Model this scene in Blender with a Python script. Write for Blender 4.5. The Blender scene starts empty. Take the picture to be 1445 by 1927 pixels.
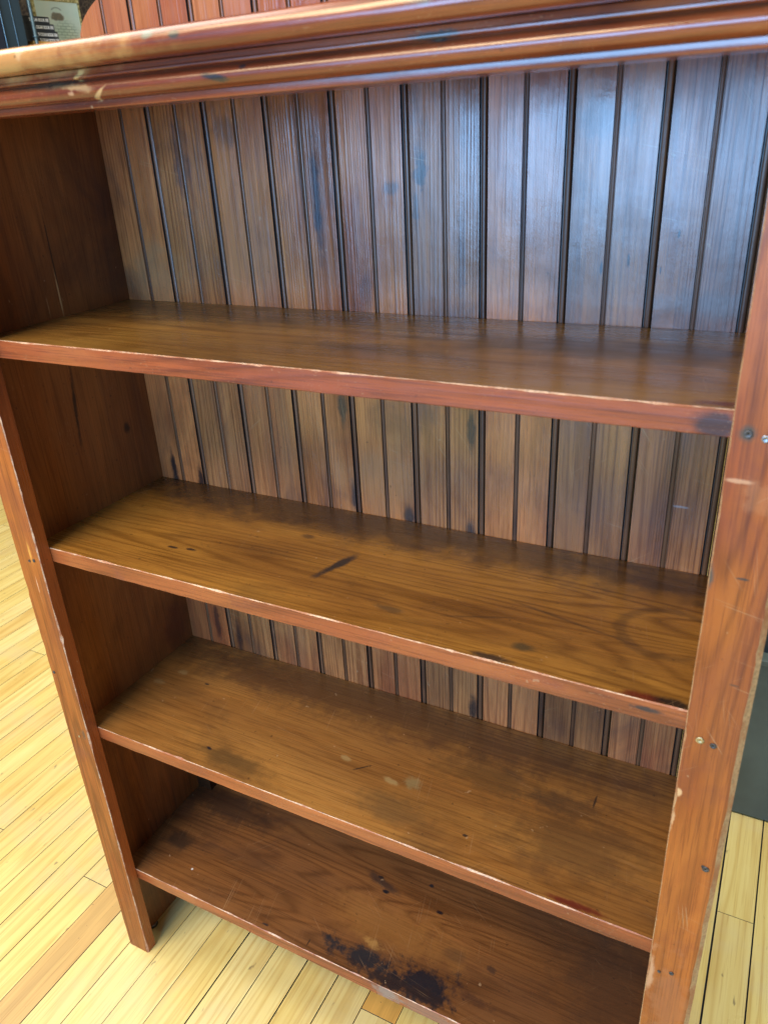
import bpy, math, random
from mathutils import Vector, noise
random.seed(7)
S = bpy.context.scene
C = S.collection
PI = math.pi
# ------------------------------------------------------------------ camera, world, lamps, exposure
cam = bpy.data.objects.new('camera', bpy.data.cameras.new('camera')); C.objects.link(cam); S.camera = cam
cam.location = (0.7729, -0.5311, 1.1812)
cam.rotation_euler = (1.122, 0.0486, 0.4757)
cd = cam.data
cd.sensor_fit = 'VERTICAL'; cd.sensor_height = 24; cd.lens = 1451.1 / 1927 * 24
cd.clip_start = 0.02; cd.clip_end = 60
cd.dof.use_dof = True; cd.dof.focus_distance = 1.05; cd.dof.aperture_fstop = 6.0
w = bpy.data.worlds.new('World'); S.world = w; w.use_nodes = True
w.node_tree.nodes['Background'].inputs[0].default_value = (1.0, 0.95, 0.88, 1)
w.node_tree.nodes['Background'].inputs[1].default_value = 0.17
def area(name, loc, rot, sx, sy, energy, col):
    l = bpy.data.lights.new(name, 'AREA'); l.shape = 'RECTANGLE'; l.size = sx; l.size_y = sy
    l.energy = energy; l.color = col
    o = bpy.data.objects.new(name, l); C.objects.link(o); o.location = loc; o.rotation_euler = rot
    return o
area('shop_window_light', (0.1, -3.0, 1.34), (math.radians(90), 0, 0), 2.5, 1.25, 165, (0.26, 0.55, 1.0))
area('ceiling_light', (-0.5, -1.6, 2.8), (math.radians(30), 0, math.radians(-14)), 1.6, 1.0, 108, (1.0, 0.77, 0.48))
area('left_fill_light', (-1.5, 0.0, 2.9), (0, math.radians(-10), 0), 1.8, 1.4, 66, (1.0, 0.93, 0.80))  # added fill lamp, no known fixture: brightens left floor and display corner
area('right_fill_light', (1.9, 0.2, 2.9), (0, 0, 0), 1.2, 1.2, 62, (1.0, 0.92, 0.78))  # added fill lamp, no known fixture: lifts the floor at the right
vs = S.view_settings; vs.view_transform = 'Standard'; vs.look = 'None'; vs.gamma = 1; vs.exposure = 0.0

# ------------------------------------------------------------------ node helper
class NT:
    def __init__(s, name):
        s.m = bpy.data.materials.new(name); s.m.use_nodes = True
        s.t = s.m.node_tree; s.t.nodes.clear()
        s.out = s.t.nodes.new('ShaderNodeOutputMaterial')
        s.b = s.t.nodes.new('ShaderNodeBsdfPrincipled')
        s.t.links.new(s.b.outputs[0], s.out.inputs[0])
        s.tc = s.t.nodes.new('ShaderNodeTexCoord').outputs['Object']
    def put(s, sock, v):
        if v is None: return
        if isinstance(v, bpy.types.NodeSocket): s.t.links.new(v, sock)
        else:
            if isinstance(v, (tuple, list)) and len(v) == 3 and sock.type == 'RGBA': v = (*v, 1)
            sock.default_value = v
    def math(s, op, a, b=None, c=None, clamp=False):
        n = s.t.nodes.new('ShaderNodeMath'); n.operation = op; n.use_clamp = clamp
        for i, v in enumerate((a, b, c)): s.put(n.inputs[i], v)
        return n.outputs[0]
    def vec(s, op, a, b=None):
        n = s.t.nodes.new('ShaderNodeVectorMath'); n.operation = op
        s.put(n.inputs[0], a); s.put(n.inputs[1], b)
        return n.outputs['Value'] if op in ('LENGTH', 'DOT_PRODUCT') else n.outputs[0]
    def noise(s, v, scale=1., detail=3., rough=.55, dist=0., color=False):
        n = s.t.nodes.new('ShaderNodeTexNoise')
        s.put(n.inputs['Vector'], v); n.inputs['Scale'].default_value = scale
        n.inputs['Detail'].default_value = detail; n.inputs['Roughness'].default_value = rough
        n.inputs['Distortion'].default_value = dist
        return n.outputs['Color' if color else 'Fac']
    def vor(s, v, scale=1., feat='F1'):
        n = s.t.nodes.new('ShaderNodeTexVoronoi'); n.feature = feat
        s.put(n.inputs['Vector'], v); n.inputs['Scale'].default_value = scale
        return n.outputs[0]
    def rng(s, v, a, b, c=0., d=1., smooth=True):
        n = s.t.nodes.new('ShaderNodeMapRange'); n.interpolation_type = 'SMOOTHSTEP' if smooth else 'LINEAR'
        s.put(n.inputs[0], v)
        for i, q in enumerate((a, b, c, d)): n.inputs[i + 1].default_value = q
        return n.outputs[0]
    def ramp(s, v, stops):
        n = s.t.nodes.new('ShaderNodeValToRGB'); e = n.color_ramp.elements
        while len(e) < len(stops): e.new(.5)
        for i, (p, c) in enumerate(stops):
            e[i].position = p; e[i].color = (*c, 1)
        s.put(n.inputs[0], v); return n.outputs[0]
    def mix(s, f, a, b, mode='MIX'):
        n = s.t.nodes.new('ShaderNodeMix'); n.data_type = 'RGBA'; n.blend_type = mode
        s.put(n.inputs[0], f); s.put(n.inputs[6], a); s.put(n.inputs[7], b)
        return n.outputs[2]
    def rot(s, v, ang, axis='Z'):
        n = s.t.nodes.new('ShaderNodeVectorRotate'); n.rotation_type = axis + '_AXIS'
        s.put(n.inputs['Vector'], v); n.inputs['Angle'].default_value = ang
        return n.outputs[0]
    def sep(s, v):
        n = s.t.nodes.new('ShaderNodeSeparateXYZ'); s.put(n.inputs[0], v); return n.outputs
    def bump(s, h, strength, dist=.001, normal=None):
        n = s.t.nodes.new('ShaderNodeBump'); n.inputs['Strength'].default_value = strength
        n.inputs['Distance'].default_value = dist
        s.put(n.inputs['Height'], h); s.put(n.inputs['Normal'], normal)
        return n.outputs[0]
    def random(s):
        return s.t.nodes.new('ShaderNodeObjectInfo').outputs['Random']
    def done(s, col, rough, nrm=None, spec=.5, metal=0.):
        s.put(s.b.inputs['Base Color'], col); s.put(s.b.inputs['Roughness'], rough)
        s.put(s.b.inputs['Specular IOR Level'], spec); s.put(s.b.inputs['Metallic'], metal)
        if nrm is not None: s.put(s.b.inputs['Normal'], nrm)
        return s.m

AX = {'X': 0, 'Y': 1, 'Z': 2}
def wood(name, tones, axis, ring=(0.35, 26), ringcol=(.35, .28, .22), grain=.35, blotch=(.4, (.05, .022, .012)), blscale=7,
         stains=(), rough=(.32, .5), bump=.25, chatter=None, perobj=0., speck=.5, scratch=.35, rstretch=.4, bigscale=2.2, zblend=None, spec=.5, tint=None, streak=0.):
    """varnished wood: tones = [(pos,rgb)...] over a large noise; ring = (strength, density); stains = local marks"""
    n = NT(name); a = AX[axis]
    base = n.tc
    P = base
    if perobj:
        r = n.random()
        off = n.vec('MULTIPLY', n.vec('ADD', (0, 0, 0), None), (1, 1, 1))
        cmb = n.t.nodes.new('ShaderNodeCombineXYZ')
        for i, k in enumerate((13.1, 7.7, 19.3)): n.put(cmb.inputs[i], n.math('MULTIPLY', r, k * perobj))
        P = n.vec('ADD', base, cmb.outputs[0])
    def st(al, ac):
        v = [ac] * 3; v[a] = al
        return n.vec('MULTIPLY', P, tuple(v))
    big = n.noise(st(.35, 1.0), bigscale * 2, 5, .6, .6)
    col = n.ramp(big, tones)
    if perobj:
        col = n.mix(n.rng(r, 0, 1, 0, .55), col, n.mix(1, col, (1.15, .92, .8), 'MULTIPLY'))
        col = n.mix(1, col, n.ramp(r, [(0, (.82, .82, .82)), (1, (1.15, 1.15, 1.15))]), 'MULTIPLY')
    # growth rings: contour lines of a stretched field
    f = n.noise(st(rstretch, 5.5), 1.6, 2, .45, .2)
    f = n.math('ADD', n.math('MULTIPLY', f, ring[1] * 6.28), n.math('MULTIPLY', n.noise(st(6, 40), 1, 3), 1.6))
    rg = n.math('POWER', n.math('ADD', n.math('MULTIPLY', n.math('SINE', f), .5), .5), 3.2)
    ringvis = n.math('MULTIPLY', rg, n.rng(n.noise(st(.8, 3), 1.3, 2), .38, .62, .25, 1.0))
    col = n.mix(n.math('MULTIPLY', ringvis, ring[0]), col, n.mix(1, col, ringcol, 'MULTIPLY'))
    # fibres
    fib = n.noise(st(11, 620), 1, 5, .7)
    col = n.mix(n.rng(fib, .50, .60, 0, grain), col, n.mix(1, col, (.45, .38, .33), 'MULTIPLY'))
    fib2 = n.noise(st(3, 130), 1, 3, .6)
    col = n.mix(n.rng(fib2, .52, .66, 0, grain * .8), col, n.mix(1, col, (1.35, 1.3, 1.25), 'MULTIPLY'))
    # blotches of old finish
    bl = n.noise(st(.8, 1.3), blscale, 6, .62, .9)
    col = n.mix(n.rng(bl, .50, .72, 0, blotch[0]), col, blotch[1])
    if streak:
        sk = n.noise(st(1.6, 26), 1, 4, .6)
        col = n.mix(n.rng(sk, .52, .72, 0, streak), col, (.02, .022, .03))
    jit = n.noise(base, 38, 4, .65)
    jitb = n.noise(base, 130, 4, .65)
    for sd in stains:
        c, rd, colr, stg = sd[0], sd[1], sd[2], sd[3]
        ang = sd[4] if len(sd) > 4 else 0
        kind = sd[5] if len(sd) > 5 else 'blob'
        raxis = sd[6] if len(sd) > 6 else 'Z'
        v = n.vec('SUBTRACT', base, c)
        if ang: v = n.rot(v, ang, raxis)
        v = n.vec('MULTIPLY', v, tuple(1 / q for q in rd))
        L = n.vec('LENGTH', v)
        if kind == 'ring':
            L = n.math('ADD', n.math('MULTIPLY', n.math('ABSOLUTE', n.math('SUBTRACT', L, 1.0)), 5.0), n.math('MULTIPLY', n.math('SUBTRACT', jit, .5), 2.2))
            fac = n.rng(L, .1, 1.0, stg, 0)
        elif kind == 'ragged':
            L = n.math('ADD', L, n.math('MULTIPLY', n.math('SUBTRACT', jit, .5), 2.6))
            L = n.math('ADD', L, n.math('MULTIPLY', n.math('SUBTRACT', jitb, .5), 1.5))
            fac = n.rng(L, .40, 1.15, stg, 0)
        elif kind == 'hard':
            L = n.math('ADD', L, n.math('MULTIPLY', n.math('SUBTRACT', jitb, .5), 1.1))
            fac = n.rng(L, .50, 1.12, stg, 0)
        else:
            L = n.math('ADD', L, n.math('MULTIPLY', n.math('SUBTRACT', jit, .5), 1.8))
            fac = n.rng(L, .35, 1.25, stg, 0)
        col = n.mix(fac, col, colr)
    if speck:
        sp = n.noise(n.vec('MULTIPLY', base, (1, 1, 1)), 160, 2, .5)
        col = n.mix(n.rng(sp, .70, .76, 0, speck), col, (.012, .009, .008))
        sp2 = n.noise(n.vec('ADD', base, (3.3, 1.2, 7.7)), 95, 2, .5)
        col = n.mix(n.rng(sp2, .745, .78, 0, speck), col, (.42, .28, .16))
    if scratch:
        for ang, sc, seed in ((.6, 1, 1.7), (-.9, 1.3, 5.2), (1.35, .8, 9.9), (.15, 1.1, 3.1)):
            v = n.vec('ADD', base, (seed, seed * .7, seed * 1.3))
            v = n.rot(v, ang, 'Z' if axis == 'X' else ('Y' if axis == 'Z' else 'Z'))
            vv = [900 * sc] * 3; vv[a] = 14 * sc
            q = n.noise(n.vec('MULTIPLY', v, tuple(vv)), 1, 1, .4)
            gate = n.rng(n.noise(v, 11, 2), .52, .66)
            col = n.mix(n.math('MULTIPLY', n.rng(q, .70, .75, 0, scratch), gate), col, (.40, .25, .13))
    if zblend:      # (z, colour ramp) a second set of tones above height z
        z0, tones2, amt = zblend
        c2 = n.ramp(big, tones2)
        c2 = n.mix(n.rng(fib2, .4, .7, 0, .5), c2, n.mix(1, c2, (.55, .45, .4), 'MULTIPLY'))
        col = n.mix(n.rng(n.sep(base)[2], z0 - .004, z0 + .004, 0, amt), col, c2)
    if tint: col = n.mix(1, col, tint, 'MULTIPLY')
    rr = n.math('ADD', n.rng(n.noise(st(.6, 2), 5, 5, .65), .3, .7, rough[0], rough[1]), n.math('MULTIPLY', n.math('SUBTRACT', fib, .5), .25))
    h = n.math('ADD', n.math('MULTIPLY', fib, .6), n.math('MULTIPLY', rg, .35))
    h = n.math('ADD', h, n.math('MULTIPLY', jitb, .5))
    nb = n.bump(h, bump, .0006)
    if chatter:     # planer ripples across the grain and cupping along it
        cv = n.sep(P)[a]
        cw = n.math('SINE', n.math('ADD', n.math('MULTIPLY', cv, chatter[1]), n.math('MULTIPLY', n.noise(P, 20, 3), 9)))
        cc = n.math('ADD', n.math('MULTIPLY', n.math('MULTIPLY', cw, .012), n.rng(n.noise(P, 9, 2), .4, .65)), n.math('MULTIPLY', n.noise(st(3, 85), 1, 4), 5))
        nb = n.bump(cc, chatter[0], .0006, nb)
    wv = n.noise(P, 14, 2)
    nb = n.bump(wv, .35, .0022, nb)
    return n.done(col, rr, nb, spec)

def plain(name, col, rough=.5, metal=0., var=.15, spec=.5, bump=.15, nscale=30):
    n = NT(name)
    v = n.noise(n.tc, nscale, 5, .6)
    c = n.mix(n.rng(v, .3, .7, 0, 1), tuple(q * (1 - var) for q in col), tuple(min(1, q * (1 + var)) for q in col))
    r = n.math('ADD', n.math('MULTIPLY', n.noise(n.tc, nscale * 2.3, 4), .2), rough - .1)
    return n.done(c, r, n.bump(n.noise(n.tc, nscale * 9, 3), bump, .0004), spec, metal)

# ------------------------------------------------------------------ geometry numbers
D, T = .2497, .0179           # plane of the back boards, thickness of the stiles
W = .7479                     # clear width between the stiles
REC = .0239                   # side panels set back behind the stiles
Z = [1.0058, .7468, .4616, .1768]
TS = .0202
PITCH, X0 = .042, .0168
TOP = 1.2435

DK = (.022, .016, .016); NAVY = (.012, .014, .020); RED = (.10, .012, .008); PALE = (.36, .27, .12)
M = {}
M['shelf1'] = wood('shelf_wood_upper', tint=(.88, 1.08, 1.0), tones=[(.25, (0.125, 0.050, 0.015)), (.45, (0.229, 0.097, 0.025)), (.58, (0.316, 0.147, 0.040)), (.8, (0.206, 0.083, 0.022))], axis='X',
    ring=(.6, 22), grain=.45, blotch=(.45, (.055, .028, .014)), blscale=4.5, rough=(.2, .36), bump=.12,
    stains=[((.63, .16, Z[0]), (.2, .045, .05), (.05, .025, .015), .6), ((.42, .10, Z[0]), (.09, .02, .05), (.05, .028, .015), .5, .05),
            ((.18, .2, Z[0]), (.25, .05, .05), (.06, .03, .016), .6), ((.74, .03, Z[0]), (.02, .008, .05), RED, .8)])
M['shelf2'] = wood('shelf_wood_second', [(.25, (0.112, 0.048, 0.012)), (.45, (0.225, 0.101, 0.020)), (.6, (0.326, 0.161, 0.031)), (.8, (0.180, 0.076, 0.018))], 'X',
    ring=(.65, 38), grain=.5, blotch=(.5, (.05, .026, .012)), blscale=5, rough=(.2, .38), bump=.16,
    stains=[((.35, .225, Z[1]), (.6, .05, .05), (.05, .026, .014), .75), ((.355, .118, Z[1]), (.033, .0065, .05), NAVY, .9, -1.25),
            ((.715, .125, Z[1]), (.045, .04, .05), (.05, .026, .012), .45, 0, 'ring'),
            ((.598, .05, Z[1]), (.014, .007, .05), (.04, .035, .02), .8), ((.45, .06, Z[1]), (.018, .005, .05), (.04, .03, .02), .6),
            ((.145, .079, Z[1]), (.010, .0025, .05), (.015, .012, .015), .9, 0, 'hard'), ((.17, .083, Z[1]), (.009, .0028, .05), (.015, .012, .015), .9, 0, 'hard'),
            ((.573, .0235, Z[1]), (.02, .005, .05), (.02, .015, .015), .85), ((.71, .022, Z[1]), (.022, .006, .05), RED, .9),
            ((.735, .024, Z[1]), (.018, .007, .05), (.012, .01, .01), .9), ((.285, .166, Z[1]), (.012, .006, .05), DK, .6),
            ((.62, .11, Z[1]), (.07, .0022, .05), (.03, .018, .012), .5, .22), ((.55, .085, Z[1]), (.045, .0018, .05), (.03, .018, .012), .45, -.35)])
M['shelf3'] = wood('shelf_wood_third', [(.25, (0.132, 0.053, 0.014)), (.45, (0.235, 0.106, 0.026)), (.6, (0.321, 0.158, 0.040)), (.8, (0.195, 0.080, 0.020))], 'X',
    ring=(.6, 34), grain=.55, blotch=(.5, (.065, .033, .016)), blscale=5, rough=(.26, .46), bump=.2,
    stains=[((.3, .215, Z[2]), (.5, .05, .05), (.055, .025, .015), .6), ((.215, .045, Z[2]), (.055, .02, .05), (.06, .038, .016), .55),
            ((.171, .05, Z[2]), (.006, .0022, .05), (.012, .012, .02), .95, .2, 'hard'), ((.081, .157, Z[2]), (.005, .002, .05), NAVY, .9, 0, 'hard'),
            ((.348, .109, Z[2]), (.009, .0045, .05), PALE, .55, .2, 'hard'), ((.419, .098, Z[2]), (.013, .005, .05), PALE, .6, .2, 'hard'),
            ((.447, .108, Z[2]), (.012, .010, .05), (.25, .22, .11), .5, .3, 'ragged'), ((.028, .165, Z[2]), (.010, .006, .05), PALE, .35, 0, 'hard'), ((.009, .133, Z[2]), (.012, .006, .05), PALE, .3, 0, 'hard'),
            ((.375, .103, Z[2]), (.014, .0012, .05), (.02, .014, .012), .9, -.75, 'hard'),
            ((.53, .155, Z[2]), (.08, .03, .05), (.06, .034, .015), .5), ((.62, .15, Z[2]), (.05, .02, .05), (.06, .034, .018), .5),
            ((.534, .059, Z[2]), (.004, .002, .05), DK, .9, 0, 'hard'), ((.665, .024, Z[2]), (.035, .005, .05), RED, .9),
            ((.44, .06, Z[2]), (.05, .025, .05), (.07, .045, .022), .5), ((.65, .1, Z[2]), (.09, .06, .05), (.07, .036, .018), .55),
            ((.655, .17, Z[2]), (.0015, .014, .05), (.02, .014, .012), .8, 0, 'hard')])
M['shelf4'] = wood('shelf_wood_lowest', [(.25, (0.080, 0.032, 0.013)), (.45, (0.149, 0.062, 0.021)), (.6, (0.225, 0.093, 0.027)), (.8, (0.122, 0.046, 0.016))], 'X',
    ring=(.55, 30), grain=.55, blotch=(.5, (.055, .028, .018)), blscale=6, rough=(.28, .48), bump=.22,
    stains=[((.41, .10, Z[3]), (.12, .035, .05), (.30, .135, .035), .55), ((.40, .040, Z[3]), (.065, .017, .05), NAVY, .95, .12, 'ragged'),
            ((.475, .040, Z[3]), (.055, .032, .05), (.01, .010, .016), .97, -.1, 'ragged'), ((.44, .030, Z[3]), (.085, .010, .05), (.02, .012, .012), .85, 0, 'ragged'),
            ((.545, .055, Z[3]), (.04, .008, .05), (.05, .02, .012), .55, .1, 'ragged'), ((.022, .091, Z[3]), (.03, .02, .05), (.03, .018, .012), .8),
            ((.371, .148, Z[3]), (.007, .0032, .05), (.006, .008, .014), .98, 0, 'hard'), ((.353, .167, Z[3]), (.005, .003, .05), (.01, .008, .012), .95, 0, 'hard'),
            ((.429, .186, Z[3]), (.0045, .003, .05), NAVY, .95, 0, 'hard'), ((.457, .15, Z[3]), (.006, .003, .05), (.006, .006, .012), .95, 0, 'hard'),
            ((.36, .16, Z[3]), (.035, .008, .05), (.03, .02, .018), .75, .3), ((.50, .10, Z[3]), (.02, .010, .05), DK, .4), ((.554, .102, Z[3]), (.008, .006, .05), DK, .6, 0, 'ragged'),
            ((.393, .068, Z[3]), (.014, .008, .05), (.42, .24, .07), .55, 0, 'ragged'), ((.08, .056, Z[3]), (.002, .002, .05), (.7, .7, .68), .9, 0, 'hard'),
            ((.31, .03, Z[3]), (.001, .007, .05), (.01, .008, .008), .9, 0, 'hard'), ((.239, .027, Z[3]), (.006, .002, .05), NAVY, .85, 0, 'hard'),
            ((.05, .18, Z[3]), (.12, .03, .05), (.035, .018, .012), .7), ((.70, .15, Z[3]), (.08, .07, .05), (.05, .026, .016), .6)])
M['edge'] = wood('shelf_edge_red_varnish', [(.28, (0.150, 0.029, 0.010)), (.5, (0.273, 0.068, 0.019)), (.7, (0.353, 0.117, 0.030))], 'X', ring=(.6, 16), grain=.6,
    blotch=(.5, (.13, .028, .028)), blscale=11, rough=(.28, .42), bump=.3, scratch=.5, speck=.35,
    stains=[((.737, T, .994), (.013, .03, .011), NAVY, .8), ((.715, T, .738), (.014, .02, .003), NAVY, .9, 0, 'hard'),
            ((.44, T, .169), (.02, .02, .02), (.20, .17, .15), .8, 0, 'ragged'), ((.50, T, .169), (.05, .02, .02), (.19, .12, .10), .6, 0, 'ragged')])
M['worn'] = None
def worn(name, pale, paint, lo=.42, hi=.56, scale=70):
    n = NT(name)
    v = n.noise(n.vec('MULTIPLY', n.tc, (.5, 1, .5)), scale, 5, .7)
    g = n.noise(n.tc, 400, 3)
    c = n.mix(n.rng(v, lo, hi), paint, n.mix(n.rng(g, .4, .7), pale, tuple(q * .6 for q in pale)))
    return n.done(c, .5, n.bump(g, .5, .0005))
M['worn'] = worn('worn_edge_bare_wood', (.62, .42, .27), (.34, .12, .055), .40, .60, 55)
M['worn_pale'] = worn('rubbed_edge_tan', (.40, .25, .12), (.28, .11, .045), .35, .6, 60)
M['stile'] = wood('stile_orange_varnish', [(.28, (0.119, 0.027, 0.008)), (.45, (0.204, 0.057, 0.010)), (.6, (0.273, 0.092, 0.016)), (.8, (0.154, 0.035, 0.009))], 'Z',
    ring=(.6, 30), grain=.6, blotch=(.5, (.15, .034, .022)), blscale=7, rough=(.3, .46), bump=.25, scratch=.5, streak=.12, spec=.38, perobj=1., speck=.4, bigscale=3,
    stains=[((.748, 0, .885), (.0035, .02, .012), (.05, .06, .05), .85, 0, 'blob'), ((.758, 0, .996), (.006, .02, .007), (.03, .05, .04), .8),
            ((.770, 0, .888), (.005, .02, .001), (.03, .03, .03), .9, 0, 'hard'), ((.777, 0, .796), (.004, .02, .001), (.05, .04, .03), .7, 0, 'hard'),
            ((.749, 0, .645), (.002, .02, .016), (.55, .34, .17), .7, 0, 'ragged'), ((.7505, 0, .676), (.003, .02, .005), (.6, .38, .18), .85, 0, 'hard'),
            ((.771, 0, .95), (.012, .02, .014), (.45, .22, .10), .2, 0, 'ragged'), ((.757, 0, .962), (.01, .02, .002), (.60, .36, .2), .55, 0, 'hard'),
            ((.75, 0, .44), (.004, .02, .03), (.55, .34, .19), .6, 0, 'ragged'), ((.772, 0, .40), (.02, .02, .08), (.34, .15, .07), .3, 0, 'ragged'),
            ((-.015, 0, .745), (.003, .02, .016), (.70, .36, .07), .6), ((-.009, 0, .46), (.003, .02, .01), (.04, .035, .03), .7), ((-.017, 0, .70), (.0008, .02, .014), (.62, .4, .25), .7, 0, 'hard')])
M['stileside'] = wood('stile_inner_edge', [(.28, (0.150, 0.032, 0.010)), (.45, (0.300, 0.077, 0.020)), (.62, (0.400, 0.122, 0.028)), (.8, (0.200, 0.045, 0.014))], 'Z',
    ring=(.5, 6), grain=.4, blotch=(.6, (.10, .02, .012)), blscale=9, rough=(.25, .4), bump=.2)
M['cornice'] = wood('cornice_varnish', [(.28, (0.091, 0.016, 0.006)), (.42, (0.172, 0.034, 0.012)), (.56, (0.270, 0.068, 0.019)), (.72, (0.156, 0.028, 0.010))], 'X',
    ring=(.6, 22), grain=.6, blotch=(.6, (.06, .014, .012)), blscale=9, spec=.75, rough=(.16, .30), bump=.14, streak=.15, scratch=.4, speck=.4,
    stains=[((.16, -.03, 1.252), (.16, .03, .014), (.46, .25, .08), .7), ((.236, -.018, 1.231), (.022, .02, .0028), (.50, .32, .14), .55, -.1, 'ragged', 'Y'), ((.243, -.03, 1.238), (.006, .03, .0022), (.62, .40, .14), .6, .5, 'ragged', 'Y'), ((.232, -.02, 1.227), (.005, .02, .0022), (.60, .36, .2), .5, 0, 'ragged'), ((.205, -.018, 1.234), (.04, .012, .0035), (.05, .045, .03), .7),
            ((.262, -.02, 1.226), (.013, .02, .0017), (.60, .38, .16), .65, .5, 'ragged', 'Y'), ((.377, -.018, 1.228), (.014, .03, .0028), (.012, .014, .018), .95, -.2, 'hard', 'Y'),
            ((.401, -.02, 1.233), (.0035, .02, .0018), (.015, .015, .02), .95, 0, 'hard'), ((.334, -.038, 1.257), (.006, .02, .003), (.10, .13, .10), .9), ((.359, -.038, 1.255), (.005, .02, .0025), (.03, .035, .03), .95),
            ((.548, -.02, 1.238), (.018, .02, .003), (.03, .05, .05), .85, 0, 'ragged'), ((.545, -.036, 1.256), (.012, .02, .004), (.10, .13, .10), .6, 0, 'ragged'), ((.202, -.036, 1.258), (.004, .02, .008), (.6, .5, .3), .3, 0, 'ragged')])
M['side'] = wood('side_panel_dark_varnish', [(.28, (0.096, 0.034, 0.011)), (.45, (0.185, 0.066, 0.017)), (.6, (0.255, 0.100, 0.025)), (.8, (0.131, 0.044, 0.014))], 'Z',
    ring=(.6, 30), grain=.5, blotch=(.55, (.045, .016, .010)), blscale=6, rough=(.3, .46), bump=.14, perobj=1., streak=.2,
    stains=[((-REC, .1375, 1.032), (.02, .0014, .030), (.55, .36, .15), .95, 0, 'hard'), ((-REC, .139, 1.08), (.02, .0012, .05), (.02, .012, .01), .8, 0, 'hard'), ((-REC, .118, 1.02), (.02, .0008, .012), (.40, .26, .12), .7, 0, 'hard'),
            ((-REC, .123, .89), (.02, .0035, .07), (.012, .008, .008), .85, .1, 'blob', 'X'), ((-REC, .20, .84), (.02, .006, .008), (.012, .008, .008), .8), ((-REC, .22, .5), (.02, .03, .05), (.09, .02, .012), .5)])
bs = [((.409, D, 1.148), (.010, .02, .016), (.020, .016, .016), .85, 0, 'ragged'), ((.285, D, 1.10), (.007, .02, .05), (.012, .016, .028), .7), ((.455, D, 1.06), (.006, .02, .05), (.02, .02, .03), .5), ((.34, D, 1.03), (.01, .02, .03), (.025, .022, .026), .45), ((.59, D, 1.19), (.03, .02, .02), (.02, .02, .025), .5), ((.10, D, 1.17), (.012, .02, .05), (.02, .02, .028), .55), ((.17, D, 1.20), (.02, .02, .02), (.03, .022, .02), .5), ((.284, D, 1.125), (.006, .02, .055), (.012, .020, .034), .85), ((.266, D, 1.15), (.003, .02, .05), (.03, .035, .04), .6), ((.410, D, 1.155), (.009, .02, .025), (.045, .04, .038), .8, 0, 'ragged'), ((.404, D, 1.12), (.004, .02, .03), (.05, .045, .045), .7, 0, 'ragged'),
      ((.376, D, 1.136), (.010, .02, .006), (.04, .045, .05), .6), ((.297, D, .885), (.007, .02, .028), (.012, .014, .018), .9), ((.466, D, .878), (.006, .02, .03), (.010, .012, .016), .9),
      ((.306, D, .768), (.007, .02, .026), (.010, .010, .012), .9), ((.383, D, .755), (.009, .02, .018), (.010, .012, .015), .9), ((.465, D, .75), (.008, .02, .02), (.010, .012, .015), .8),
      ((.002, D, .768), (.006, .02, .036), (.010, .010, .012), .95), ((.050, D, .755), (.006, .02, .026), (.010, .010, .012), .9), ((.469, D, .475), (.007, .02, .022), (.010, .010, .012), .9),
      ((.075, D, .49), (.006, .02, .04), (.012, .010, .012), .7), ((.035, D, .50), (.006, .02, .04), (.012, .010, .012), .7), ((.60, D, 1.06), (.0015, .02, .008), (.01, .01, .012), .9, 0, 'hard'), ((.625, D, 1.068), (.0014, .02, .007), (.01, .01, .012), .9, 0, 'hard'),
      ((.668, D, 1.092), (.0014, .02, .005), (.008, .01, .012), .95, 0, 'hard'), ((.655, D, 1.06), (.001, .02, .005), (.008, .01, .012), .9, 0, 'hard'), ((.70, D, .822), (.009, .02, .0015), (.40, .42, .42), .35, 0, 'hard'),
      ((.35, D, .80), (.05, .02, .05), (.34, .17, .07), .4), ((.285, D, .795), (.010, .02, .03), (.42, .17, .06), .6), ((.03, D, 1.03), (.05, .02, .05), (.32, .19, .09), .45), ((.735, D, 1.03), (.10, .02, .014), (.09, .055, .04), .5)]
M['back'] = wood('back_board_grey_brown', [(.25, (0.091, 0.031, 0.011)), (.40, (0.223, 0.077, 0.025)), (.52, (0.447, 0.174, 0.055)), (.64, (0.257, 0.075, 0.026)), (.8, (0.124, 0.052, 0.025))], 'Z',
    rstretch=.13, ring=(.62, 55), ringcol=(.34, .22, .17), grain=.6, blotch=(.6, (.075, .036, .024)), blscale=7, spec=.72, rough=(.16, .36), bump=.34, chatter=(.2, 2100), perobj=1., stains=bs, speck=.4, scratch=.4,
    zblend=(TOP + .004, [(.3, (.18, .052, .022)), (.45, (.34, .13, .05)), (.55, (.26, .075, .03)), (.7, (.36, .15, .06))], 1.), streak=.25)
M['bead'] = wood('bead_dark_varnish', [(.3, (.06, .022, .010)), (.5, (.15, .062, .026)), (.75, (.24, .11, .05))], 'Z', ring=(.2, 4), grain=.4,
    blotch=(.5, (.02, .012, .012)), rough=(.26, .4), bump=.25, speck=0, scratch=.2)
M['groove'] = plain('groove_near_black', (.014, .008, .007), .35)  # near-black colour for the groove and joint faces
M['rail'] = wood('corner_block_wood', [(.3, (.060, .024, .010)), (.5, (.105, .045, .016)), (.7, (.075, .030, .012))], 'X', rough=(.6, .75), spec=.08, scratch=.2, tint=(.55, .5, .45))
M['glide'] = plain('glide_black_rubber', (.02, .02, .022), .5)
M['steel'] = plain('nail_steel', (.30, .30, .31), .35, 1.)
M['nail'] = plain('nail_old_iron', (.07, .065, .06), .45, .5, var=.5, nscale=400)
M['brass'] = plain('screw_dull_brass', (.42, .34, .18), .4, .8, var=.4, nscale=400)

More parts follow.
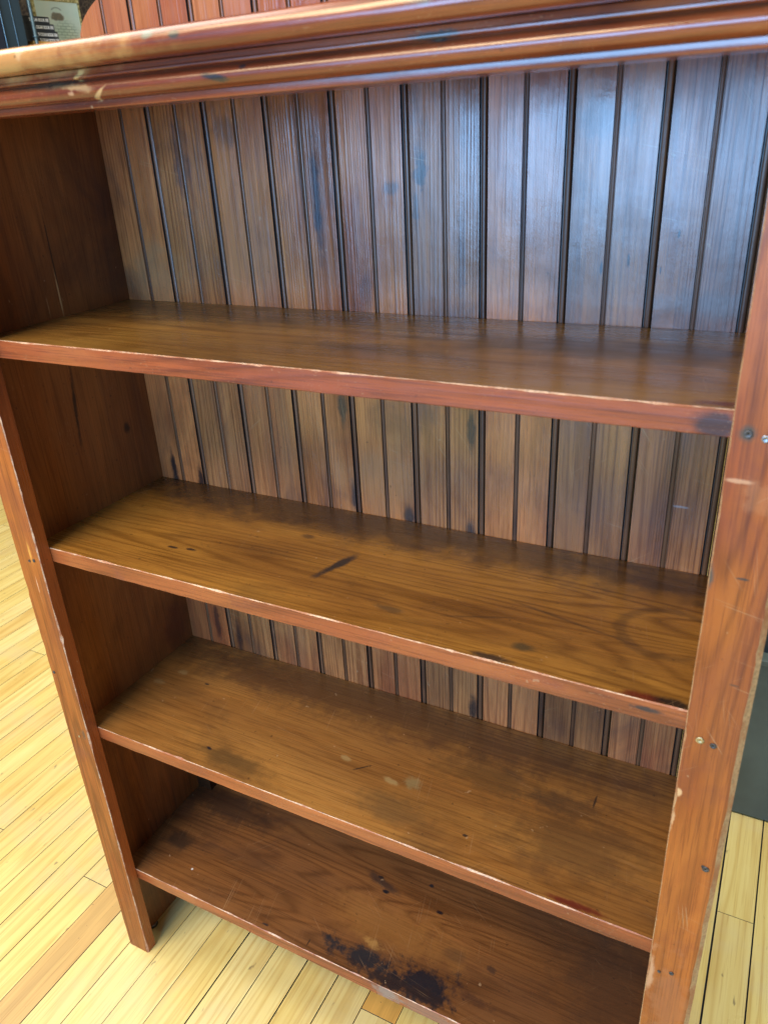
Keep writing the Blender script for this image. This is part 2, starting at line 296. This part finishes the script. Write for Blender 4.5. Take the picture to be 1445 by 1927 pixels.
# ------------------------------------------------------------------ mesh helpers
def mesh(name, verts, faces, mats, midx=None, smooth=None, parent=None):
    me = bpy.data.meshes.new(name); me.from_pydata(verts, [], faces)
    for m in mats: me.materials.append(m)
    if midx: me.polygons.foreach_set('material_index', midx)
    if smooth is not None: me.polygons.foreach_set('use_smooth', smooth if isinstance(smooth, list) else [smooth] * len(faces))
    me.update()
    o = bpy.data.objects.new(name, me); C.objects.link(o)
    if parent: o.parent = parent
    return o
def tag(o, label=None, cat=None, group=None, kind=None):
    for k, v in (('label', label), ('category', cat), ('group', group), ('kind', kind)):
        if v: o[k] = v
    return o
def empty(name, loc, label, cat, group=None):
    o = bpy.data.objects.new(name, None); C.objects.link(o); o.location = loc; o.empty_display_size = .1
    return tag(o, label, cat, group)
def nz(x, y=0., z=0.):
    return noise.noise(Vector((x, y, z)))
def plank(name, lo, hi, axis, mats, parent=None, cham=(.001,) * 4, n=1, jit=0., chips=None, sides=(0,) * 8, wav=0., ends=0.):
    """box with chamfered long corners, extruded along axis. Cross-section corners (u,v): 0=(lo,lo) 1=(hi,lo) 2=(hi,hi) 3=(lo,hi).
    sides: slot for the 8 strips, strip 2k = chamfer of corner k, strip 2k+1 = flat from corner k to k+1."""
    a = AX[axis]; u, v = [i for i in range(3) if i != a]
    V = []; F = []; mi = []
    for s in range(n + 1):
        t = s / n; p = lo[a] + (hi[a] - lo[a]) * t
        ring = []
        for k, (uu, vv, su, sv) in enumerate(((lo[u], lo[v], 1, 1), (hi[u], lo[v], -1, 1), (hi[u], hi[v], -1, -1), (lo[u], hi[v], 1, -1))):
            c = cham[k]
            if jit: c *= 1 + (jit[k] if isinstance(jit, tuple) else jit) * (nz(p * 23, k * 9.1, lo[v] * 31) + .8 * nz(p * 90, k * 5.1, lo[v] * 31))
            if chips:
                for (ck, cp, cw, cs) in chips:
                    if ck == k: c += cs * max(0, 1 - abs(p - cp) / cw)
            c = max(c, .0002)
            wu = wav * nz(p * 7, k, 3.3) + wav * .5 * nz(p * 40, k, 1.3)
            c1 = (uu + wu, vv + sv * c); c2 = (uu + wu + su * c, vv)
            if k in (0, 2): ring += [c1, c2]
            else: ring += [c2, c1]
        for q in ring:
            P = [0, 0, 0]; P[a] = p; P[u] = q[0]; P[v] = q[1]; V.append(tuple(P))
    for s in range(n):
        for k in range(8):
            i = s * 8 + k; j = s * 8 + (k + 1) % 8
            F.append((i, j, j + 8, i + 8)); mi.append(sides[k])
    F.append(tuple(range(7, -1, -1))); mi.append(sides[1])
    b = n * 8; F.append(tuple(range(b, b + 8))); mi.append(sides[1])
    if a == 1: pass
    o = mesh(name, V, F, mats, mi, False, parent)
    fix(o); return o
def fix(o):
    import bmesh
    bm = bmesh.new(); bm.from_mesh(o.data); bmesh.ops.recalc_face_normals(bm, faces=bm.faces); bm.to_mesh(o.data); bm.free()
def extrude_x(name, prof, x0, x1, n, mats, parent=None, smooth=True, wav=0., idx=None):
    """closed (y,z) profile along x"""
    V = []; F = []; m = len(prof)
    for s in range(n + 1):
        x = x0 + (x1 - x0) * s / n
        for k, (y, z) in enumerate(prof):
            d = wav * (nz(x * 9, k * .35, 2.2) + .6 * nz(x * 45, k * .5, 7.2))
            V.append((x, y + d, z + d * .5))
    for s in range(n):
        for k in range(m):
            i = s * m + k; j = s * m + (k + 1) % m
            F.append((i, j, j + m, i + m))
    sm = [smooth] * len(F) + [False, False]
    F.append(tuple(range(m))); F.append(tuple(range(n * m + m - 1, n * m - 1, -1)))
    o = mesh(name, V, F, mats, idx * n + [0, 0] if idx else None, sm, parent); fix(o); return o
def lathe(name, prof, loc, mats, parent=None, seg=20, axis='Z', smooth=True, midx=None):
    V = []; F = []; mi = []
    for (r, h) in prof:
        for k in range(seg):
            a = 2 * PI * k / seg
            p = (r * math.cos(a), r * math.sin(a), h) if axis == 'Z' else (r * math.cos(a), h, r * math.sin(a))
            V.append((p[0] + loc[0], p[1] + loc[1], p[2] + loc[2]))
    for i in range(len(prof) - 1):
        for k in range(seg):
            F.append((i * seg + k, i * seg + (k + 1) % seg, (i + 1) * seg + (k + 1) % seg, (i + 1) * seg + k)); mi.append(midx[i] if midx else 0)
    F.append(tuple(range(seg))); F.append(tuple(range((len(prof) - 1) * seg, len(prof) * seg))); mi += [0, 0]
    o = mesh(name, V, F, mats, mi, smooth, parent); fix(o); return o

# ------------------------------------------------------------------ floor: maple strips
def floormat(name):
    n = NT(name); r = n.random()
    cmb = n.t.nodes.new('ShaderNodeCombineXYZ')
    for i, k in enumerate((17.3, 41.7, 5.1)): n.put(cmb.inputs[i], n.math('MULTIPLY', r, k))
    P = n.vec('ADD', n.tc, cmb.outputs[0])
    col = n.ramp(r, [(0, (.68, .55, .20)), (.25, (.76, .66, .30)), (.6, (.73, .61, .24)), (.9, (.72, .59, .22)), (.985, (.70, .54, .20)), (1, (.66, .46, .17))])
    big = n.noise(n.vec('MULTIPLY', P, (6, 1.5, 1)), 2.5, 4, .6, .5)
    col = n.mix(n.rng(big, .3, .7, 0, .6), col, n.mix(1, col, (.94, .88, .70), 'MULTIPLY'))
    st = n.noise(n.vec('MULTIPLY', P, (60, 1.4, 60)), 1, 3, .6)
    col = n.mix(n.rng(st, .52, .74, 0, .45), col, n.mix(1, col, (.84, .72, .50), 'MULTIPLY'))
    f = n.noise(n.vec('MULTIPLY', P, (9, .5, 9)), 1.5, 2, .5)
    rg = n.math('POWER', n.math('ADD', n.math('MULTIPLY', n.math('SINE', n.math('MULTIPLY', f, 70)), .5), .5), 3)
    col = n.mix(n.math('MULTIPLY', rg, .4), col, n.mix(1, col, (.72, .55, .33), 'MULTIPLY'))
    fib = n.noise(n.vec('MULTIPLY', P, (380, 7, 380)), 1, 3, .6)
    col = n.mix(n.rng(fib, .52, .66, 0, .45), col, n.mix(1, col, (.7, .55, .4), 'MULTIPLY'))
    sp = n.noise(n.vec('MULTIPLY', n.tc, (1, .35, 1)), 75, 3, .55)
    col = n.mix(n.rng(sp, .67, .74, 0, .7), col, (.16, .12, .07))
    wear = n.noise(n.tc, 4.5, 6, .65)
    col = n.mix(n.rng(wear, .45, .7, 0, .4), col, (.55, .47, .30))
    sc = n.rot(n.tc, .5); q = n.noise(n.vec('MULTIPLY', sc, (500, 9, 500)), 1, 1)
    col = n.mix(n.rng(q, .72, .8, 0, .25), col, (.3, .24, .14))
    rr = n.rng(n.noise(n.tc, 9, 5), .3, .7, .27, .45)
    nb = n.bump(n.math('ADD', fib, n.noise(P, 25, 3)), .12, .0006)
    return n.done(col, rr, nb, .45)
FM = floormat('maple_floor_board')
M['gap'] = plain('floor_gap_grime', (.018, .022, .026), .7, var=.5, nscale=120)
floor = tag(mesh('floor', [(-14, -9, -.0048), (14, -9, -.0048), (14, 12, -.0048), (-14, 12, -.0048)], [(0, 1, 2, 3)], [M['gap']]), 'pale maple strip floor', kind='structure')
FX, FP = -.0995, .0572
brd = 0
amber = {-1: None}
def amb(name, c):
    n = NT(name)
    st = n.noise(n.vec('MULTIPLY', n.tc, (60, 2.5, 60)), 1, 4, .6, .4)
    col = n.ramp(st, [(.3, tuple(q * .82 for q in c)), (.55, c), (.75, tuple(min(1, q * 1.22) for q in c))])
    fib = n.noise(n.vec('MULTIPLY', n.tc, (380, 9, 380)), 1, 3)
    col = n.mix(n.rng(fib, .5, .75, 0, .5), col, n.mix(1, col, (.6, .45, .35), 'MULTIPLY'))
    col = n.mix(n.rng(n.noise(n.tc, 90, 2), .72, .77, 0, .8), col, (.05, .05, .05))
    return n.done(col, .36, n.bump(fib, .15, .0006), .45)
AMB = amb('maple_board_amber', (.55, .36, .13))
AMB2 = amb('maple_board_honey', (.62, .36, .09))
wide = {4: .0011, 6: .0010, 16: .0016, 17: .0012}      # boards whose left joint has opened
forced = {-1: 1.35, -2: .0625, 8: .0725, 16: .469, -14: .5195, -7: .072}      # where the photographed joints lie
def board(x0, x1, y0, y1, mat):
    global brd
    g = .0004
    c = .0003; zt = 0.0 + nz(x0 * 40, y0 * 3) * .0003
    V = []
    for (xx, yy) in ((x0, y0), (x1, y0), (x1, y1), (x0, y1)): V.append((xx, yy, -.0045))
    for (xx, yy) in ((x0, y0), (x1, y0), (x1, y1), (x0, y1)): V.append((xx, yy, zt - c))
    for (xx, yy) in ((x0 + c, y0 + c), (x1 - c, y0 + c), (x1 - c, y1 - c), (x0 + c, y1 - c)): V.append((xx, yy, zt))
    F = [(8, 9, 10, 11)]
    for a in (0, 4):
        for k in range(4): F.append((a + k, a + (k + 1) % 4, a + 4 + (k + 1) % 4, a + 4 + k))
    mesh('floor_board', V, F, [mat or FM, M['gap']], [0] + [1] * 8, False, floor)
    brd += 1
far = []
for k in range(-30, 24):
    x0 = FX + FP * k; x1 = x0 + FP
    gl = wide.get(k, random.choice((.0003, .0004, .0006, .0008))); gr = wide.get(k + 1, .0004) * .5
    x0 += gl; x1 -= gr
    ys = [-1.1]
    fr = forced.get(k)
    if fr: ys.append(fr)
    elif -9 <= k <= 15: ys.append(random.uniform(.75, 1.3))
    y = ys[-1] if len(ys) > 1 else random.uniform(-1.0, -.2)
    while True:
        y += random.uniform(.55, 1.2)
        if y > 1.6: break
        ys.append(y)
    ys.append(1.9)
    if k == 8: ys = [-1.1, .0725, .5, 1.2, 1.9]
    for i in range(len(ys) - 1):
        m = None
        if k == -1 and i == 0: m = AMB
        if k == 8 and i == 1: m = AMB2
        board(x0, x1, ys[i] + .0003, ys[i + 1] - .0003, m)
# beyond the boards built singly: the same strips joined as one piece
V = []; F = []
def strip(x0, x1, y0, y1):
    b = len(V); V.extend([(x0, y0, -.0004), (x1, y0, -.0004), (x1, y1, -.0004), (x0, y1, -.0004)]); F.append((b, b + 1, b + 2, b + 3))
for k in range(-130, 120):
    x0 = FX + FP * k + .0004; x1 = x0 + FP - .0006
    if -30 <= k < 24:
        strip(x0, x1, 1.901, 5.0); strip(x0, x1, -6, -1.101)
    else: strip(x0, x1, -6, 5.0)
tag(mesh('floor_boards', V, F, [FM], None, False, floor), kind='stuff')

# ------------------------------------------------------------------ the bookcase
BC = empty('bookcase', (0, 0, 0), 'open antique wooden bookcase in worn red-brown varnish with four shelves and a beadboard back', 'bookcase')
# side panels
for sx, o_ in ((-1, -REC), (1, W + REC)):
    xa, xb = (o_ - .016, o_) if sx < 0 else (o_, o_ + .0155)
    plank('side_panel', (xa, T + .0003, .006), (xb, D + .012, TOP - .001), 'Z', [M['side']], BC, n=8, sides=(0, 0, 0, 0, 0, 0, 0, 0))
# stiles
def stile(xa, xb, inner_left, wl, wr):
    # corners in (x,y): 0=(lo,lo) front-left 1=(hi,lo) front-right 2,3 back. strip order: 0 cham0, 1 front flat(0->1) ...
    sid = [2, 0, 2, 1, 1, 1, 1, 1]
    o = plank('stile', (xa, 0, 0.0), (xb, T, TOP - .001), 'Z', [M['stile'], M['stileside'], M['worn_pale'] if not inner_left else M['worn']], BC,
              cham=(wl, wr, .0008, .0008), n=150, jit=(.5, 1.1, .3, .3) if inner_left else (.6, .28, .3, .3), sides=sid, wav=.0004,
              chips=[(1, .62, .006, .002), (1, .45, .008, .0015), (0, .69, .01, .002), (0, .60, .012, .0015), (1, .012, .02, .002)] if inner_left else [(0, .735, .01, .0015), (0, .67, .02, .002), (0, .45, .03, .0018)])
    return o
ls = stile(-.0402, 0.0, True, .0008, .0010)
rs = stile(W, W + .0441, False, .0007, .0042)
def nail(x, z, par, m, r=.0022):
    lathe('nail_head', [(r * .2, .0006), (r * .5, .0003), (r * .8, -.0001), (r, .0002), (r * 1.05, .0006)], (x, -.0009, z), [m], par, 14, 'Y')
for x, z, m, r in ((.769, .994, M['steel'], .0025), (.7585, .996, M['nail'], .0028), (.760, .736, M['brass'], .0032), (.7702, .734, M['nail'], .0026), (.7812, .599, M['nail'], .003), (.779, .601, M['nail'], .0016),
                   (.758, .446, M['nail'], .0016), (.769, .450, M['nail'], .0022)): nail(x, z, rs, m, r)
for x, z, m, r in ((-.019, .734, M['nail'], .0018), (-.0105, .736, M['nail'], .0022), (-.034, .559, M['nail'], .0022), (-.019, .453, M['brass'], .0016)): nail(x, z, ls, m, r)
# shelves: cross-section u=y v=z; corner 0 = front bottom, 3 = front top
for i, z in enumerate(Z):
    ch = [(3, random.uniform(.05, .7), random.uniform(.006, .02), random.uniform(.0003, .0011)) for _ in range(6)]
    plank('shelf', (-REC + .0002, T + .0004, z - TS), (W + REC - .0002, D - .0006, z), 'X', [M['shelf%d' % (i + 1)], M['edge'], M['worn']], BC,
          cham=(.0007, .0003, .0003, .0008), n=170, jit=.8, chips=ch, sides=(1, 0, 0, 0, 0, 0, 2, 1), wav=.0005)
# block in the rear left corner of the lowest bay
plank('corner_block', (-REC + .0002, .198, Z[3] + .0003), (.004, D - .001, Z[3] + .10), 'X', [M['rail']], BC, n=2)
# back boards with beads
def ztop(x):
    q = min(x + .0241, W + REC - x + .0002)
    return min(1.306 + .19 * math.sqrt(max(q, 0)), 1.392)
def backboard(xa, xb, xm, left_joint, right_joint):
    mm = .001
    pts = []   # (x, depth, slot of the face that starts here)
    if left_joint is not None:
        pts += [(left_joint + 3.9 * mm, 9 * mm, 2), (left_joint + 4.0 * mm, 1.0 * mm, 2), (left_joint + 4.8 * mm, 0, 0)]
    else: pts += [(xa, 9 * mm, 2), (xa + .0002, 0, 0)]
    def flat(to):
        x = pts[-1][0]; k = max(1, int((to - x) / .006)) if (x < .08 or x > .68) else 2
        for i in range(1, k): pts.append((x + (to - x) * i / k, 0, 0))
    if xm is not None and xm + .006 < xb:
        flat(xm - 2.9 * mm)
        pts.append((xm - 2.9 * mm, 0, 1)); pts.append((xm - 2.3 * mm, 1.6 * mm, 1)); pts.append((xm - 1.9 * mm, 1.6 * mm, 1))
        for t in (150, 120, 90, 60, 30): pts.append((xm + 1.9 * mm * math.cos(math.radians(t)), 1.6 * mm - 1.5 * mm * math.sin(math.radians(t)), 1))
        pts.append((xm + 1.9 * mm, 1.6 * mm, 1)); pts.append((xm + 2.4 * mm, 1.6 * mm, 1)); pts.append((xm + 3.0 * mm, 0, 0))
    if right_joint is not None:
        j = right_joint
        flat(j - 4.3 * mm)
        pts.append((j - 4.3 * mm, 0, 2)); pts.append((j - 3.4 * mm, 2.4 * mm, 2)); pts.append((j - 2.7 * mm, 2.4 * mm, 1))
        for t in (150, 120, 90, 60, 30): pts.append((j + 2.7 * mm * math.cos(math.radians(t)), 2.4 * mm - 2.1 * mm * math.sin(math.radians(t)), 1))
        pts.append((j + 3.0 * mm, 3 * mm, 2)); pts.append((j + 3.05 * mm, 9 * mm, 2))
    else:
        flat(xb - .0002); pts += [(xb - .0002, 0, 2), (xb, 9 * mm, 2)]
    rnd = random.uniform(-.00025, .00025)
    zs = [.16, .3, .45, .6, .75, .9, 1.05, 1.244, None]
    V = []; F = []; mi = []; m = len(pts)
    for z in zs:
        for (x, d, s) in pts: V.append((x, D + d + (rnd if d < .001 else 0) + (.0002 * nz(x * 30, (z or 1.4) * 5) if d < .001 else 0), ztop(x) if z is None else z))
    for r in range(len(zs) - 1):
        for k in range(m - 1):
            i = r * m + k; F.append((i, i + 1, i + 1 + m, i + m)); mi.append(pts[k][2])
    # back face and top edge
    b = len(V)
    for (x, d, s) in pts: V.append((x, D + .0125, .16))
    for (x, d, s) in pts: V.append((x, D + .0125, ztop(x)))
    top = (len(zs) - 1) * m
    for k in range(m - 1):
        F.append((b + k + 1, b + k, b + m + k, b + m + k + 1)); mi.append(0)
        F.append((top + k, top + k + 1, b + m + k + 1, b + m + k)); mi.append(0)
        F.append((k + 1, k, b + k, b + k + 1)); mi.append(0)
    F.append((0, top, b + m, b)); mi.append(0)
    F.append((m - 1, b + m - 1, b + 2 * m - 1, top + m - 1)); mi.append(0)
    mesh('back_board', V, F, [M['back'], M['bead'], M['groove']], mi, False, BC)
joints = [X0 + PITCH * k for k in range(1, 18, 2)]
for i in range(len(joints) + 1):
    lj = joints[i - 1] if i else None; rj = joints[i] if i < len(joints) else None
    xa = -REC + .0002 if lj is None else lj; xb = W + REC - .0002 if rj is None else rj
    xm = X0 if i == 0 else (lj + PITCH)
    backboard(xa, xb, xm, lj, rj)
# a strip closing the joints from behind
plank('back_batten', (-REC + .001, D + .0130, 1.255), (W + REC - .001, D + .030, 1.295), 'X', [M['side']], BC)
# cornice
prof = [(.016, 1.2157), (-.0105, 1.2157), (-.0130, 1.2160), (-.0134, 1.2168), (-.0132, 1.2212), (-.0126, 1.2216)]
for t in range(0, 11):     # ovolo
    a = math.radians(-78 + 128 * t / 10)
    prof.append((-.0124 - .0100 * math.cos(a), 1.2288 + .0076 * math.sin(a)))
prof += [(-.0170, 1.2356), (-.0176, 1.2362), (-.0228, 1.2365), (-.0236, 1.2372), (-.0236, 1.2382), (-.0224, 1.2392), (-.0216, 1.2431), (.016, 1.2431)]
extrude_x('cornice_moulding', prof, -.052, W + .058, 90, [M['cornice']], BC, True, .00010)
prof = [(D - .0004, 1.2437), (-.0250, 1.2437)]
for t in range(0, 15):
    a = math.radians(-90 + 180 * t / 14)
    prof.append((-.0300 - .0092 * math.cos(a), 1.2529 + .0092 * math.sin(a)))
prof += [(-.015, 1.2623), (D - .0004, 1.2620)]
extrude_x('top_board', prof, -.064, W + .070, 90, [M['cornice']], BC, True, .0003)
for o in (bpy.data.objects['cornice_moulding'], bpy.data.objects['top_board']):
    o.data.set_sharp_from_angle(angle=math.radians(38))
# floor glides under the side panels
for gx in (-REC - .008, W + REC + .008):
    lathe('floor_glide', [(.0055, .0005), (.0075, .0015), (.0085, .004), (.007, .0062)], (gx + (.004 if gx < 0 else 0), .042, 0), [M['steel'], M['glide']], BC, 20, midx=[0, 1, 1])

# ------------------------------------------------------------------ things behind, top left
M['navy'] = plain('cabinet_navy_paint', (.020, .040, .055), .38, nscale=9)
M['navydark'] = plain('cabinet_panel_dark', (.012, .018, .032), .35, nscale=9)
M['pole'] = plain('pole_blue_grey_metal', (.10, .17, .21), .34, .5)
M['black'] = plain('black_carton', (.020, .026, .032), .5)
M['white'] = plain('white_print', (.86, .90, .88), .6, var=.03)
M['yellow'] = plain('yellow_shelf_wood', (.75, .42, .09), .45, nscale=12)
M['brown'] = plain('stand_brown', (.10, .06, .035), .5)
def bx(name, lo, hi, m, par, axis='Z', c=.002, local=False):
    o = plank(name, lo, hi, axis, [m], par, cham=(c,) * 4)
    if par is not None and not local:
        L = par.location
        for v in o.data.vertices: v.co -= L
    return o
# this corner of the shop faces to the right: everything here is turned by 75 degrees
TH = math.radians(75)
def corner(name, lx, ly, z, label, cat, group=None):
    """Empty at a local point of the turned corner (lx along it, ly away from the viewer)"""
    p = (-1.0740 + lx * math.cos(TH) - ly * math.sin(TH), 1.2 + lx * math.sin(TH) + ly * math.cos(TH), z)
    o = empty(name, p, label, cat, group); o.rotation_euler = (0, 0, TH); return o
cab = corner('tall_cabinet', -.105, -.04, 0, 'tall navy blue metal cabinet at the far left, beside the thin pole', 'cabinet')
bx('cabinet_body', (-.12, .0, 0), (0, .34, 2.1), M['navy'], cab, local=True)
bx('side_door', (-.116, -.005, .12), (-.059, -.0005, 2.05), M['navydark'], cab, local=True)
bx('door_trim', (-.058, -.005, .12), (-.0565, -.0005, 2.05), M['pole'], cab, c=.0008, local=True)
bx('door_trim', (-.0275, -.002, .12), (-.0262, -.0005, 2.05), M['pole'], cab, c=.0004, local=True)
pole = corner('display_pole', -.0765, -.03, 0, 'slim blue-grey metal pole with a ring collar in front of the picture card', 'pole')
lathe('pole_tube', [(.0042, .0), (.0042, 2.0)], (0, 0, 0), [M['pole']], pole, 16)
lathe('collar', [(.0042, 1.4625), (.0066, 1.463), (.0070, 1.4645), (.0066, 1.466), (.0042, 1.4665)], (0, 0, 0), [M['pole']], pole, 20)
std = corner('display_stand', -.060, -.02, 0, 'yellow topped display stand behind the bookcase, holding black cartons and a picture card', 'stand')
bx('stand_top', (-.02, 0, 1.436), (.26, .24, 1.4558), M['yellow'], std, local=True)
for lx in (-.01, .235):
    for ly in (.005, .215): bx('leg', (lx, ly, 0), (lx + .02, ly + .02, 1.4358), M['brown'], std, local=True)
def carton(k, xr, y0, z0, z1):
    names = ('lowest', 'second lowest', 'second from the top', 'topmost')
    c = corner('carton', xr, y0, z0, 'flat black carton lettered in white, %s of the four stepped cartons' % names[k], 'carton', 'black cartons stepped on the display stand')
    L = .095; H = z1 - z0; r = .003
    pr = [(-L, 0), (0, 0), (0, H - r)]
    for t in range(1, 6): a = math.radians(90 * t / 5); pr.append((-r + r * math.cos(a), H - r + r * math.sin(a)))
    pr += [(-L, H)]
    m = len(pr); V = [(x, 0, z) for x, z in pr] + [(x, .075, z) for x, z in pr]
    F = [tuple(range(m)), tuple(range(2 * m - 1, m - 1, -1))] + [(i, m + i, m + (i + 1) % m, (i + 1) % m) for i in range(m)]
    o = mesh('carton_body', V, F, [M['black']], None, False, c); fix(o)
    cu = bpy.data.curves.new('carton_lettering', 'FONT'); cu.body = "'S CIGAR BOOK"; cu.size = .0098; cu.extrude = .0001; cu.align_x = 'RIGHT'; cu.offset = .00022
    to = bpy.data.objects.new('carton_lettering', cu); C.objects.link(to)
    bpy.context.view_layer.update()
    me = bpy.data.meshes.new_from_object(to); bpy.data.objects.remove(to)
    me.materials.clear(); me.materials.append(M['white'])
    t = bpy.data.objects.new('carton_lettering', me); C.objects.link(t); t.parent = c
    t.rotation_euler = (PI / 2, 0, 0); t.location = (-.0125, -.0003, H * .5 - .0034); t.scale = (.62, 1, 1)
    V = []; F = []
    def rect(x0, z0, x1, z1):
        b = len(V); V.extend([(x0, -.0004, z0), (x1, -.0004, z0), (x1, -.0004, z1), (x0, -.0004, z1)]); F.append((b, b + 1, b + 2, b + 3))
    x = -.0112; zc = H * .5
    rect(x, zc + .0028, x + .0092, zc + .0036); rect(x, zc - .0036, x + .0092, zc - .0028)
    for q in range(3): rect(x + .0003 + q * .003, zc - .0020, x + .0025 + q * .003, zc - .0003); rect(x + .0003 + q * .003, zc + .0003, x + .0025 + q * .003, zc + .0020)
    mesh('carton_emblem', V, F, [M['white']], None, False, c)
zz = [1.4562, 1.4655, 1.4820, 1.4985, 1.5145]
for k, (xr, y0) in enumerate(((.0015, -.006), (.0000, -.004), (-.0060, -.002), (-.0150, 0))):
    carton(k, xr, y0, zz[k], zz[k + 1] - .0006)
def picmat():
    n = NT('picture_pale_mint_print')
    base = n.mix(n.rng(n.noise(n.tc, 9, 4), .35, .65), (.62, .86, .78), (.74, .93, .86))
    fruit = n.vor(n.tc, 260); L = n.vec('LENGTH', n.vec('MULTIPLY', n.vec('SUBTRACT', n.tc, (.060, 0, .078)), (45, 0, 90)))
    base = n.mix(n.rng(n.math('ADD', L, n.math('MULTIPLY', n.noise(n.tc, 90, 3), .9)), 1.1, 1.5, .85, 0), base, n.mix(n.rng(fruit, .1, .5), (.36, .24, .10), (.12, .10, .06)))
    br = n.t.nodes.new('ShaderNodeTexBrick'); n.put(br.inputs['Vector'], n.rot(n.tc, -1.5708, 'X')); br.inputs['Scale'].default_value = 1
    br.inputs['Brick Width'].default_value = .016; br.inputs['Row Height'].default_value = .007; br.inputs['Mortar Size'].default_value = .0009
    br.inputs['Color1'].default_value = (1, 1, 1, 1); br.inputs['Color2'].default_value = (.78, .85, .85, 1); br.inputs['Mortar'].default_value = (.25, .42, .42, 1)
    L2 = n.vec('LENGTH', n.vec('MULTIPLY', n.vec('SUBTRACT', n.tc, (.080, 0, .045)), (26, 0, 40)))
    base = n.mix(n.rng(n.math('ADD', L2, n.math('MULTIPLY', n.noise(n.tc, 60, 3), .8)), 1.0, 1.6, .7, 0), base, n.mix(1, base, br.outputs[0], 'MULTIPLY'))
    arc = n.vec('LENGTH', n.vec('MULTIPLY', n.vec('SUBTRACT', n.tc, (.060, 0, .090)), (70, 0, 110)))
    base = n.mix(n.math('MULTIPLY', n.rng(n.math('ABSOLUTE', n.math('SUBTRACT', arc, 1.0)), .08, .2, .7, 0), n.rng(n.sep(n.tc)[2], (.092), .094)), base, (.2, .3, .3))
    return n.done(base, .4)
def goldmat():
    n = NT('frame_speckled_gold')
    v = n.noise(n.tc, 170, 4, .7)
    return n.done(n.ramp(v, [(.35, (.10, .09, .03)), (.5, (.50, .46, .18)), (.65, (.80, .76, .42))]), .4)
M['pic'] = picmat(); M['gold'] = goldmat()
pc = corner('picture_card', 0.0145, .12, 1.4562, 'pale mint card in a gold speckled frame behind the black cartons', 'picture')
bx('picture', (0, 0, 0), (.126, .004, .1135), M['pic'], pc, c=.0005, local=True)
bx('frame_side', (-.0105, -.003, 0), (-.0002, .009, .126), M['gold'], pc, local=True)
bx('frame_side', (.1262, -.003, 0), (.1310, .009, .126), M['gold'], pc, c=.001, local=True)
bx('frame_top', (0, -.003, .1137), (.126, .009, .126), M['gold'], pc, 'X', local=True)
# wall far behind
def wallmat():
    n = NT('wall_dark_patterned')
    v = n.vor(n.vec('MULTIPLY', n.tc, (1, 1, 1)), 40, 'DISTANCE_TO_EDGE')
    c = n.mix(n.rng(v, .03, .09), (.14, .10, .06), (.030, .020, .014))
    return n.done(c, .6)
wl = mesh('wall', [(-9, 3.2, 0), (9, 3.2, 0), (9, 3.2, 3.4), (-9, 3.2, 3.4), (-9, 3.3, 0), (9, 3.3, 0), (9, 3.3, 3.4), (-9, 3.3, 3.4)],
          [(0, 1, 2, 3), (5, 4, 7, 6), (3, 2, 6, 7), (0, 4, 5, 1), (1, 5, 6, 2), (4, 0, 3, 7)], [wallmat()])
tag(wl, 'dark brown patterned wall far behind the bookcase', kind='structure')
# ------------------------------------------------------------------ right: low grey-green cabinet with a black box on it
M['green'] = plain('cabinet_grey_green', (.085, .115, .108), .42, nscale=8)
M['trim'] = plain('cabinet_edge_dark', (.03, .04, .04), .5)
lc = empty('low_cabinet', (1.06, .95, 0), 'low grey-green cabinet standing on the floor behind the right edge of the bookcase', 'cabinet')
bx('cabinet_body', (.79, .70, .004), (1.34, 1.18, .345), M['green'], lc)
bx('cabinet_top', (.785, .695, .3455), (1.345, 1.185, .357), M['green'], lc, 'X')
bx('plinth', (.80, .73, 0), (1.33, 1.15, .0038), M['trim'], lc, 'X', .0005)
bb = empty('black_case', (1.05, .93, .3572), 'black case with a pale stripe lying on the low grey-green cabinet', 'case')
bx('case_body', (.80, .72, .3575), (1.30, 1.14, .52), M['black'], bb, c=.004)
bx('case_stripe', (.8345, .7165, .37), (.8385, .7196, .51), M['white'], bb, c=.0005)
